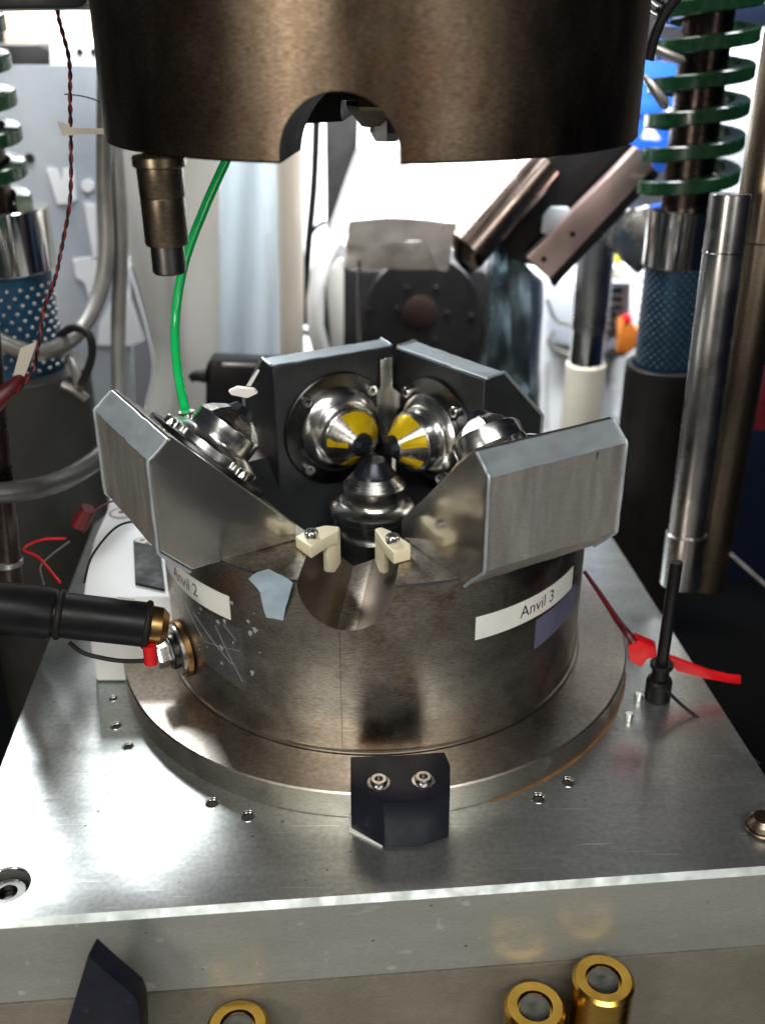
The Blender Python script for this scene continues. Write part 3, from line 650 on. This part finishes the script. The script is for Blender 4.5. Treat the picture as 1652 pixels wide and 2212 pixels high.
e = atz(1644, 1790, .1); eb = thing('edge_bolt', 'dull grey-brown bolt head standing on the right edge of the plate', 'bolt', e)
link('head', cyl(.85, 0, .9, seg=32, c=.3), 'brown_metal', eb); link('flange', cyl(1.0, .005, .2, seg=32), 'brown_metal', eb)
tag(link('white_rod', tube([P3(1535, 1158, 10), P3(1580, 1200, 9), P3(1670, 1280, 7)], .28, 10), 'dull_chrome'), 'thin pale rod slanting across the dark gap at the right edge', 'rod')
struct(link('right_dark_box', box(30, 90, -30, 60, -60, -14, 0), 'floor_shaded'))  # black box put in for the shade right of the plate

# ================================================================ hoses, wires, conduits
tag(link('green_hose', tube([P3(505, 310, 2), P3(489, 346, 2), P3(442, 450, 1), P3(398, 570, 0), P3(379, 690, -1), P3(383, 790, -3), P3(400, 885, -5.5)], .30, 16), 'green_hose'), 'bright green hose curving down from the die to the front left anvil', 'hose')
fit = thing('hose_fitting', 'small steel fitting where the green hose meets the front left disc', 'fitting', P3(405, 900, -5.5))
link('ferrule', cyl(.55, -.6, .35, axis=(-.1, 0, 1), seg=24), 'polished_steel', fit)
tag(link('conduit', tube([P3(238, -60, 30), P3(230, 100, 30), P3(226, 380, 30), P3(230, 540, 28), P3(213, 640, 26), P3(160, 728, 22), P3(85, 762, 18), P3(25, 748, 17), P3(-40, 715, 17)], .74, 16), 'grey_conduit'), 'grey conduit bending left below the black strap', 'conduit')
tag(link('conduit', tube([P3(248, 300, 32), P3(261, 480, 30), P3(256, 700, 28), P3(257, 830, 26), P3(262, 930, 24), P3(262, 1000, 24)], .70, 16), 'grey_conduit'), 'straight grey conduit dropping behind the front left wedge', 'conduit')
tag(link('conduit', tube([P3(290, 880, 16), P3(262, 930, 14), P3(222, 982, 10), P3(150, 1030, 5), P3(70, 1056, 0), P3(-40, 1070, -2)], .78, 16), 'dark_conduit'), 'dark grey hose sweeping left from behind the front left wedge', 'hose')
st = thing('hose_strap', 'black rubber strap looped round the bent conduit with a steel clip', 'strap', P3(180, 760, 21))
link('loop', off(tube([P3(130, 724, 21), P3(160, 708, 20), P3(192, 722, 19), P3(200, 760, 19), P3(190, 800, 19), P3(175, 832, 19)], .36, 12), st), 'black_rubber', st)
link('clip', off(tube([P3(135, 830, 19), P3(160, 842, 19), P3(188, 862, 19)], .4, 10, 3), st), 'dull_chrome', st)
link('arm', off(tube([P3(150, 770, 21), P3(163, 800, 20), P3(172, 840, 19)], .42, 10, 3), st), 'grey_conduit', st)
# twisted pair
pts = smoothpts([P3(118, -30, 6), P3(128, 40, 6), P3(150, 130, 5.5), P3(152, 220, 5), P3(154, 320, 5), P3(152, 430, 4), P3(135, 530, 3), P3(118, 610, 2), P3(98, 660, 2), P3(86, 730, 1), P3(72, 800, 0), P3(35, 850, -2)], 16)
tw = thing('twisted_wire', 'red and black twisted wire pair hanging down the left side', 'wire', (0, 0, 0))
for k, mm in ((0, 'red_wire'), (1, 'black_rubber')):
    Q = []
    for i, p in enumerate(pts):
        a = i*.75+k*pi; Q.append(p+Vector((cos(a)*.075, sin(a)*.075, 0)))
    link('strand', tube(Q, .08, 8, sm=False), mm, tw)
tag(link('frayed_red_sleeve', tube([P3(55, 808, 0), P3(28, 835, -1), P3(-25, 880, -2)], (.25, .75), 12, 4), 'dark_red'), 'dark red sleeve at the end of the twisted wire pair, left edge', 'sleeve')
tag(link('white_flag', slab([(45, 752), (80, 738), (62, 792), (52, 815), (30, 808)], -.5, .05), 'tape_beige'), 'pale paper flag wrapped round the twisted wire at the left guide post', 'tape')
tag(link('tape_flag', slab([(124, 262), (150, 268), (152, 275), (250, 278), (250, 290), (180, 290), (135, 294)], 4, .05), 'tape_beige'), 'beige tape flag holding the twisted wire beside the upper die', 'tape')
tag(link('hair_wire', tube([P3(140, 203, 10), P3(175, 207, 9), P3(205, 215, 8), P3(240, 230, 7)], .05, 6), 'black_rubber'), 'hair-thin black wire end sticking out left of the upper die', 'wire')
tag(link('black_beam', slab([(-40, -60), (195, -60), (190, 0), (180, 15), (165, 18), (-40, 22)], 0, 4, .3), 'black_plastic'), 'black beam across the top left corner', 'beam')
tag(link('corner_cable', tube([P3(1480, -30, 8), P3(1440, 20, 8), P3(1415, 70, 8), P3(1398, 130, 8)], .4, 12), 'black_rubber'), 'thick black cable at the top right beside the upper die', 'cable')
tag(link('corner_connector', tube([P3(1380, -25, 9), P3(1405, 8, 9), P3(1436, 26, 9)], .5, 12, 3), 'dull_chrome'), 'grey metal connector at the top right rim of the upper die', 'connector')
tag(link('grey_strap', slab([(1386, 168), (1395, 160), (1412, 172), (1445, 215), (1442, 238), (1430, 236), (1404, 196)], 14, .5, .1), 'dull_chrome'), 'grey metal strap slanting down between the die and the right spring', 'strap')
tag(link('grey_strap', slab([(1398, 90), (1420, 96), (1478, 120), (1484, 134), (1460, 138), (1405, 108)], 14, .5, .1), 'dull_chrome'), 'upper grey metal strap near the top of the right spring', 'strap')

# ================================================================ background, left
pn = thing('lettered_panel', 'large grey-blue metal panel with white painted letter shapes at the left', 'panel', P3(120, 900, 46))
link('panel_sheet', off(slab([(-60, 140), (262, 142), (300, 1150), (-60, 1150)], 46, .4), pn), 'grey_sheet', pn)
def letter(px): link('painted_letter', off(slab(px, 45.9, .08), pn), 'white_paint', pn)
letter([(101, 364), (123, 364), (133, 395), (137, 364), (160, 366), (165, 432), (147, 440), (125, 441)])
letter([(177, 392), (190, 386), (203, 394), (203, 408), (190, 416), (177, 408)])
letter([(181, 438), (206, 440), (210, 560), (203, 562)])
letter([(158, 560), (210, 556), (212, 660), (205, 690), (183, 610), (165, 600)])
letter([(262, 555), (288, 555), (290, 575), (262, 578)])
letter([(262, 600), (268, 600), (312, 735), (282, 748), (210, 745), (215, 700), (255, 620)])
link('panel_hole', off(lathe([(0, 0), (.5, 0), (.5, .06), (0, .06)], 20, P3(65, 342, 45.93), (0, -1, 0)), pn), 'black_rubber', pn)
hb = thing('white_box', 'white metal box with two black holes above the grey-blue panel', 'box', P3(175, 140, 52))
link('box_body', off(slab([(108, 86), (262, 84), (264, 146), (108, 146)], 52, 12, .2), hb), 'white_paint', hb)
for x in (173, 203): link('hole', off(lathe([(0, 0), (.38, 0), (.38, .06), (0, .06)], 16, P3(x, 112, 51.97), (0, -1, 0)), hb), 'black_rubber', hb)
tag(link('cardboard_box', slab([(8, 20), (232, 26), (232, 92), (10, 96)], 70, 20, .3), 'cardboard'), 'tan cardboard box on top of the cabinet at upper left', 'box')
tag(link('dark_case', slab([(-30, 95), (84, 96), (110, 110), (110, 162), (-30, 162)], 60, 12, .3), 'dark_machine'), 'dark case between the left spring and the white box', 'case')
def sheet(name, lab, cat, px0, px1, Y, mt, folds, amp, left=None, right=None, thick=.15):
    """hanging wavy sheet between two pixel border lines (lists of points, same length)"""
    bm = bmesh.new(); N = 40; rows = []
    for (xl, yl), (xr, yr) in zip(px0, px1):
        row = []
        for i in range(N+1):
            t = i/N; dy = amp*sin(t*folds*2*pi+yl*.002)+amp*.4*sin(t*folds*5.3+yl*.004)
            row.append(bm.verts.new(aty(xl+(xr-xl)*t, yl+(yr-yl)*t, Y)+Vector((0, dy, 0))))
        rows.append(row)
    for A, B in zip(rows, rows[1:]):
        for k in range(N): bm.faces.new((A[k], A[k+1], B[k+1], B[k]))
    g = bmesh.ops.extrude_face_region(bm, geom=bm.faces[:]); bmesh.ops.translate(bm, vec=(0, thick, 0), verts=[v for v in g['geom'] if isinstance(v, bmesh.types.BMVert)])
    return tag(link(name, mesh(bm), mt), lab, cat)
Ls = [(225, -20), (242, 150), (238, 330), (252, 480), (292, 620), (322, 730), (332, 800), (318, 870), (300, 960), (300, 1100)]
Rs = [(470, -20), (470, 150), (470, 330), (470, 480), (470, 620), (470, 730), (470, 800), (470, 870), (470, 960), (470, 1100)]
sheet('cream_curtain', 'cream-grey plastic curtain hanging behind the green hose', 'curtain', Ls, Rs, 42, 'cream_sheet', 1.0, 1.2)
tag(link('curtain_hem', tube([aty(x, y, 41.2) for x, y in Ls[2:9]], .12, 8), 'white_paint'), 'white hem cord along the left edge of the cream curtain', 'hem')
sheet('white_curtain', 'pale blue-white plastic curtain hanging behind the front left wedge', 'curtain', [(425, 200), (425, 500), (425, 800)], [(640, 200), (640, 500), (640, 800)], 50, 'white_sheet', 2.2, 1.0)
tag(link('beige_pole', tube([P3(620, 200, 44), P3(628, 480, 44), P3(632, 900, 44)], 1.35, 24, 4), 'beige_post'), 'beige upright pole left of the white backdrop', 'pole')
tag(link('dark_pipe', tube([P3(684, 250, 48), P3(678, 400, 48), P3(664, 560, 48), P3(660, 700, 48)], .42, 12), 'dark_machine'), 'thin dark pipe beside the beige pole', 'pipe')
tag(link('pipe_stub', tube([P3(672, 505, 48), P3(684, 490, 47.5), P3(702, 480, 47)], .25, 8), 'dark_machine'), 'short dark stub branching off the thin dark pipe', 'pipe')
tag(link('dark_strut', tube([P3(655, 715, 47), P3(700, 745, 47), P3(760, 790, 47)], .3, 8), 'dark_machine'), 'thin dark strut sloping down behind the rear left wedge', 'strut')
tag(link('white_backdrop', slab([(560, 180), (1350, 180), (1350, 800), (560, 800)], 88, 1), 'white_paint'), 'bright white board filling the middle background', 'board')
tag(link('dark_gap', slab([(702, 235), (775, 235), (772, 318), (748, 400), (706, 530)], 66, 1, .2), 'black_rubber'), 'black drape put in for the dark gap seen through the notch of the upper die', 'backing')  # black slab put in where there is a dark gap
# white draped cloth with curved edge
Lw = [(770, 320), (748, 380), (706, 505), (676, 570), (664, 630), (662, 700), (690, 780)]
Rw = [(985, 320), (985, 380), (985, 460), (757, 478), (722, 545), (702, 620), (694, 660)]
sheet('white_cloth', 'white cloth draped down beside the foil wrapped box', 'cloth', [(770, 320), (748, 380), (706, 505), (672, 580), (662, 650), (664, 720), (684, 800)], [(880, 320), (880, 400), (760, 476), (728, 545), (702, 620), (700, 700), (724, 800)], 44, 'white_paint', .6, .4)
mc = thing('round_machine', 'dark machine with a round bolted plate and a rusty hub behind the rear wedges', 'machine', P3(912, 676, 46))
link('housing', off(slab([(690, 640), (722, 562), (760, 585), (1040, 585), (1130, 640), (1130, 900), (700, 900)], 50, 12, .3), mc), 'dark_machine', mc)
O = P3(912, 672, 48)-mc.location/S
k = 120/1848
link('round_plate', lathe([(0, 0), (6.3, 0), (6.5, .2), (6.5, 1.4), (0, 1.4)], 96, P3(912, 672, 48.5)-mc.location/S, (0, -1, 0)), 'disc_metal', mc)
link('hub', lathe([(0, 0), (2.0, 0), (2.0, .15), (1.5, .3), (0, .3)], 40, P3(906, 676, 47.1)-mc.location/S, (0, -1, 0)), 'rust_hub', mc)
for x, y in ((795, 668), (858, 668), (965, 676), (1018, 682), (942, 622), (884, 730), (878, 622), (940, 735)):
    link('plate_bolt', cyl(.3, 0, .18, P3(x, y, 47.1)-mc.location/S, (0, -1, 0), 12), 'black_rubber', mc)
link('pale_side', off(slab([(703, 600), (730, 560), (742, 560), (742, 860), (722, 860)], 49, 1, .3), mc), 'cream_sheet', mc)
tag(link('thin_rod', tube([P3(776, 560, 38), P3(775, 700, 38), P3(773, 860, 38)], .22, 12, 2), 'chrome'), 'thin bright rod under the foil wrapped box', 'rod')
# foil wrapped box
fb = thing('foil_box', 'box wrapped in creased aluminium foil in front of the white board', 'box', P3(860, 585, 40))
link('wrapping', crumple(subdiv(off(slab([(748, 520), (975, 520), (968, 584), (748, 580)], 38, 7), fb), 14), .22, 45), 'foil', fb, smooth=50)
link('flap', crumple(subdiv(off(slab([(756, 478), (850, 470), (985, 482), (984, 500), (966, 588), (946, 584), (920, 520), (750, 528)], 37.4, .3), fb), 10), .18, 60), 'foil', fb, smooth=50)
# foil screen right of the machine
bm = bmesh.new(); cols = []
for k, (xt, yt, xb, yb, Y) in enumerate([(1056, 528, 1028, 800, 38), (1066, 524, 1048, 840, 36), (1080, 518, 1075, 870, 37.5), (1096, 514, 1105, 900, 36), (1120, 545, 1128, 915, 38), (1145, 580, 1146, 925, 37), (1172, 606, 1163, 930, 39.5)]):
    cols.append([bm.verts.new(aty(xt+(xb-xt)*i/10+2*sin(i+k), yt+(yb-yt)*i/10, Y+.5*sin(i*.9+k))) for i in range(11)])
for A, B in zip(cols, cols[1:]):
    for i in range(10): bm.faces.new((A[i], A[i+1], B[i+1], B[i]))
bmesh.ops.subdivide_edges(bm, edges=bm.edges[:], cuts=2, use_grid_fill=True)
g = bmesh.ops.extrude_face_region(bm, geom=bm.faces[:]); bmesh.ops.translate(bm, vec=(0, .08, 0), verts=[v for v in g['geom'] if isinstance(v, bmesh.types.BMVert)])
tag(link('foil_screen', mesh(bm), 'foil_blue', smooth=70), 'tall bluish foil screen right of the round bolted plate', 'screen')
# camera on rail
cm = thing('rail_camera', 'slanted camera barrel and black housing on a pinkish aluminium rail', 'camera', P3(1200, 450, 36))
link('housing', off(slab([(1165, 345), (1345, 300), (1376, 320), (1360, 395), (1250, 520), (1150, 575), (1100, 560), (1070, 520), (1130, 400)], 36, 5, .2), cm), 'black_plastic', cm)
link('rail', off(slab([(1138, 558), (1376, 318), (1412, 362), (1186, 604)], 33.4, 1.6, .12), cm), 'pink_aluminium', cm)
link('rail_side', off(slab([(1188, 606), (1414, 364), (1424, 378), (1196, 622)], 33.5, 5, .1), cm), 'black_plastic', cm)
A = P3(1012, 536, 33); B = P3(1172, 350, 35)
link('barrel', off(tube([A, A.lerp(B, .5), B], 2.1, 32, 2), cm), 'barrel_metal', cm)
link('barrel_tip', off(tube([P3(1030, 575, 33), P3(1014, 548, 33), A.lerp(B, .06)], (1.1, 2.1), 24, 2), cm), 'dark_shaft', cm)
for x, y in ((1174, 560), (1236, 506)): link('rail_hole', off(lathe([(0, 0), (.28, 0), (.28, .05), (0, .05)], 14, P3(x, y, 33.38), (0, -1, 0)), cm), 'black_rubber', cm)
link('bright_gap', off(slab([(1168, 505), (1172, 470), (1190, 448), (1228, 448), (1238, 470), (1222, 508)], 35, .8, .2), cm), 'white_sheet', cm)  # pale slab put in for bright things showing through the housing
# black case left of rear wedge
bc = thing('black_case', 'black box with a glossy top edge behind the rear left wedge', 'case', P3(520, 850, 26))
link('case_body', off(slab([(445, 790), (455, 775), (640, 782), (640, 900), (443, 900)], 26, 2.2, .3), bc), 'black_plastic', bc)
link('case_trim', off(slab([(480, 784), (600, 788), (600, 795), (480, 791)], 25.8, .4, .05), bc), 'dull_chrome', bc)
tag(link('valve_fitting', tube([P3(412, 818, 26), P3(425, 812, 26), P3(446, 812, 26)], (.4, .7), 12, 3), 'dark_machine'), 'small dark fitting left of the black box', 'fitting')
tag(link('paper_tab', slab([(532, 833), (556, 798), (561, 800), (542, 834)], -1, .05), 'label_white'), 'narrow white strip leaning against the rear left wedge', 'paper')
tag(link('paper_scrap', prism([P3(x, y, -4.5) for x, y in ((494, 846), (512, 838), (548, 842), (556, 850), (534, 860), (500, 853))], (0, .3, .05)), 'label_white'), 'small grey-white scrap lying on top of the front left anvil', 'paper')

# ================================================================ background, right
pc = aty(1285, 560, 50)
cp = thing('capped_column', 'pale grey column with a dark band and a cream lower sleeve at right', 'column', (pc.x, pc.y, 0))
zz = [aty(1285, y, 50).z for y in (380, 712, 785, 960)]
link('upper_tube', cyl(2.15, zz[1], zz[0]+20, seg=48), 'dull_chrome', cp)
link('band', cyl(2.0, zz[2], zz[1], seg=48), 'chrome', cp)
link('cream_sleeve', cyl(2.35, zz[3]-30, zz[2], seg=48), 'cream_pipe', cp)
pp = thing('printed_sheet', 'white sheet of printed lines hanging behind the cream sleeve', 'paper', P3(1250, 900, 66))
link('sheet', off(slab([(1160, 540), (1400, 560), (1390, 1100), (1160, 1100)], 66, .3), pp), 'paper', pp)
for i in range(22):
    y = 800+i*6.2
    link('print_line', off(slab([(1296+random.random()*3, y), (1300+random.random()*30+14, y+.5), (1300+24, y+2), (1296, y+1.8)], 65.9, .05), pp), 'print_grey', pp)
for i in range(13):
    y = 785+i*11
    link('print_mark', off(slab([(1176, y), (1184, y), (1184, y+4), (1176, y+4)], 65.9, .05), pp), 'print_grey', pp)
gi = thing('grey_instrument', 'grey instrument rack with dark slots behind the pale column', 'instrument', P3(1300, 680, 64))
link('rack_body', off(slab([(1180, 608), (1362, 612), (1356, 740), (1310, 760), (1186, 740)], 63, 3, .2), gi), 'grey_sheet', gi)
for i in range(6): link('slot', off(slab([(1310, 622+i*18), (1345, 625+i*18), (1342, 634+i*18), (1308, 631+i*18)], 62.8, .3), gi), 'dark_machine', gi)
for i, (P, lb) in enumerate([([(1180, 645), (1200, 690), (1240, 700), (1262, 680)], 'upper grey cable loop in front of the instrument rack'), ([(1195, 715), (1185, 740), (1215, 762), (1260, 770)], 'lower grey cable loop near the dark band of the pale column'), ([(1300, 655), (1330, 680), (1320, 720), (1295, 745)], 'grey cable loop right of the pale column'), ([(1290, 755), (1320, 768), (1350, 765)], 'short dark cable under the orange packet')]):
    tag(link('loose_cable', tube([P3(x, y, 61) for x, y in P], .25, 8), 'dark_machine' if i > 1 else 'grey_conduit'), lb, 'cable')
op = thing('orange_packet', 'crumpled orange packet with a red top beside the right ball cage', 'packet', P3(1365, 760, 58))
link('packet_body', crumple(subdiv(off(slab([(1338, 715), (1345, 695), (1365, 700), (1376, 712), (1396, 706), (1396, 745), (1370, 752), (1358, 765), (1336, 762)], 58, 2.5, .2), op), 3), .5, 30), 'orange_plastic', op)
link('packet_top', off(slab([(1347, 684), (1362, 682), (1366, 695), (1346, 698)], 58, 1, .15), op), 'red_plastic', op)
tag(link('yellow_tag', slab([(1322, 548), (1340, 545), (1345, 562), (1336, 574), (1322, 568)], 59, .6, .1), 'yellow_plastic'), 'small yellow tag above the bright tray at right', 'tag')
tag(link('yellow_clip', slab([(1316, 578), (1326, 576), (1325, 600), (1314, 600)], 58.5, .6, .1), 'yellow_plastic'), 'yellow clip on the left of the bright tray', 'clip')
tag(link('bright_tray', slab([(1312, 585), (1340, 570), (1370, 578), (1400, 596), (1398, 612), (1312, 604)], 60, 3, .2), 'white_paint'), 'white tray under the yellow tag at right', 'tray')
tag(link('crumpled_foil', crumple(subdiv(slab([(1318, 470), (1350, 448), (1400, 452), (1412, 560), (1392, 590), (1350, 575), (1322, 520)], 46, 2, .2), 5), .9, 30), 'dull_chrome', smooth=60), 'crumpled dull foil left of the right chrome collar', 'foil')
tag(link('white_cylinder', tube([P3(1150, 880, 40), P3(1148, 830, 40)], .7, 14, 2), 'label_white'), 'small white tube behind the rear right wedge', 'tube')
tag(link('felt_marker', tube([P3(1152, 905, 39.8), P3(1150, 878, 39.8)], .75, 14, 2), 'black_plastic'), 'black marker body below the small white tube', 'marker')
bb = thing('blue_crate', 'bright blue plastic crate between the die and the right spring', 'crate', P3(1420, 360, 100))
link('crate_body', off(slab([(1330, 88), (1475, 88), (1475, 372), (1330, 372)], 100, 20, .5), bb), 'blue_plastic', bb)
link('crate_rib', off(slab([(1330, 210), (1475, 225), (1475, 255), (1330, 245)], 99.4, .5, .1), bb), 'blue_plastic', bb)
tag(link('cream_tag', slab([(1388, 300), (1396, 280), (1406, 276), (1428, 302)], 96, 1, .1), 'cream_plastic'), 'cream triangular tag on the blue crate', 'tag')
jar = thing('red_jar', 'small red jar with a white lid in front of the blue crate', 'jar', P3(1462, 290, 92))
link('jar_body', off(slab([(1448, 256), (1482, 256), (1480, 290), (1452, 290)], 92, 3, .4), jar), 'red_wire', jar)
link('lid', off(slab([(1446, 238), (1484, 238), (1484, 258), (1446, 258)], 92, 3, .4), jar), 'label_white', jar)
tag(link('yellow_cube', slab([(1444, 322), (1470, 322), (1472, 338), (1444, 338)], 94, 2, .1), 'yellow_plastic'), 'small yellow block below the red jar', 'block')
tag(link('white_screen', slab([(1560, 60), (1760, 60), (1760, 420), (1530, 420)], 95, 1), 'white_paint'), 'white board at the right edge behind the spring', 'board')
tag(link('grey_cabinet', slab([(1480, 380), (1800, 400), (1800, 900), (1480, 900)], 70, 10, .5), 'grey_sheet'), 'grey cabinet behind the right guide post', 'cabinet')
tag(link('navy_cabinet', slab([(1560, 640), (1900, 640), (1900, 1500), (1500, 1500)], 34, 20, .5), 'navy_panel'), 'dark blue cabinet at the right edge', 'cabinet')
tag(link('red_sign', slab([(1545, 792), (1690, 792), (1690, 930), (1560, 930), (1538, 900)], 16, .3, .05), 'dark_red'), 'dark red sign plate behind the tubes at the right edge', 'sign')
tag(link('navy_cabinet', slab([(1530, -60), (1900, -60), (1900, 60), (1530, 60)], 60, 20, .5), 'navy_panel'), 'dark blue cupboard in the top right corner', 'cupboard')
